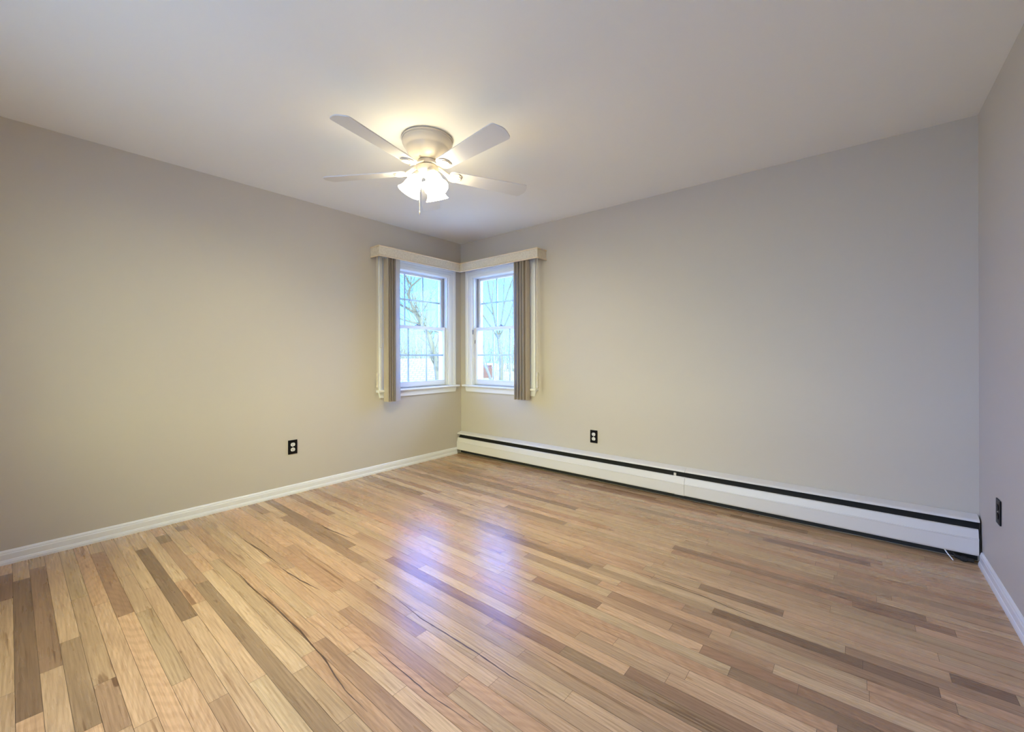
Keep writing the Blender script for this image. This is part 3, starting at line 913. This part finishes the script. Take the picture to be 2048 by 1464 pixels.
tree(along(985, 20), 12.0, 0.15, 23, 'bare tree with a forked trunk at the middle of the right window', M['bark'], 5, (0.06, 0.02), 0.42)
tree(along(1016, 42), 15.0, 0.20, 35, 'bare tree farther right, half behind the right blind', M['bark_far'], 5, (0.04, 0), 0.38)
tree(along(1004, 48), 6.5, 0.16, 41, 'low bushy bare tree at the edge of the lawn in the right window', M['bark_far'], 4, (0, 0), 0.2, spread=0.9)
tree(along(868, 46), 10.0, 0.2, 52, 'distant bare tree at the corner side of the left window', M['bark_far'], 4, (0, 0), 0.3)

def thicket():
    rnd = random.Random(77)
    b = MB()
    for i in range(420):
        px = rnd.uniform(730, 1100); D = rnd.uniform(62, 78)
        x, y, z = along(px, D)
        h = rnd.uniform(4, 10)
        lean = Vector((rnd.uniform(-0.25, 0.25), rnd.uniform(-0.25, 0.25), 1))
        p0 = Vector((x, y, z)); p1 = p0 + lean * h * 0.55 + Vector((rnd.uniform(-.4, .4), rnd.uniform(-.4, .4), 0)); p2 = p0 + lean * h
        b.tube([p0, p1, p2], [0.07, 0.045, 0.02], 3, caps=False)
        for q in range(4):
            s = p0.lerp(p2, rnd.uniform(0.35, 0.85))
            b.tube([s, s + Vector((rnd.uniform(-1.4, 1.4), rnd.uniform(-1.4, 1.4), rnd.uniform(0.6, 2.4)))], [0.035, 0.012], 3, caps=False)
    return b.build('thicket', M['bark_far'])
tag(thicket(), 'pale tangle of distant leafless woods along the horizon', 'woods', kind='stuff')

def house(px, D, turn, wid, dep, wall_h, ridge_h, label, chimney=None):
    x, y, z = along(px, D)
    root = empty('house', (x, y, GZ), turn)
    tag(root, label, 'house', 'neighbouring houses')
    b = MB(); b.box((-wid / 2, -dep / 2, 0), (wid / 2, dep / 2, wall_h))
    for sx in (-wid / 2, wid / 2):
        b.prism([(-dep / 2, wall_h), (dep / 2, wall_h), (0, ridge_h - 0.08)], 0.06 if sx < 0 else -0.06, lambda u, v, w, sx=sx: (sx + w, u, v))
    b.build('house_walls', M['house'], root)
    ov = 0.4
    sl = (ridge_h - wall_h) / (dep / 2)
    for s in (-1, 1):
        b = MB()
        ln = math.hypot(dep / 2 + ov, sl * (dep / 2 + ov)); th = math.atan(sl)
        b.box((-wid / 2 - ov, 0, 0), (wid / 2 + ov, ln, 0.10))
        o = b.build('roof_slope', M['roof'], root)
        o.location = (0, s * (dep / 2 + ov), wall_h - sl * ov)
        o.rotation_euler = (th, 0, 0 if s < 0 else PI)
        if s > 0:
            o.rotation_euler = (th, 0, PI)
    b = MB(); b.tube([(-wid / 2 - ov, 0, ridge_h + 0.06), (wid / 2 + ov, 0, ridge_h + 0.06)], 0.08, 6); b.build('roof_ridge', M['roof'], root)
    if chimney:
        cx_, cy_, cw, cd_, top = chimney
        b = MB(); b.box((cx_ - cw / 2, cy_ - cd_ / 2, wall_h * 0.6), (cx_ + cw / 2, cy_ + cd_ / 2, top)); ch = b.build('chimney', M['brick'], root)
        b = MB(); b.box((cx_ - cw / 2 - 0.06, cy_ - cd_ / 2 - 0.06, top), (cx_ + cw / 2 + 0.06, cy_ + cd_ / 2 + 0.06, top + 0.14), 0.02); b.build('chimney_cap', M['house'], ch)
    return root
house(806, 24, 0.70, 6.0, 4.4, 2.7, 3.85, 'pale shingled house roof low in the left window')
house(973, 33, 0.75, 4.6, 4.4, 2.0, 2.75, 'low house with a red brick chimney in the right window', chimney=(0.1, -0.85, 0.66, 0.62, 3.42))
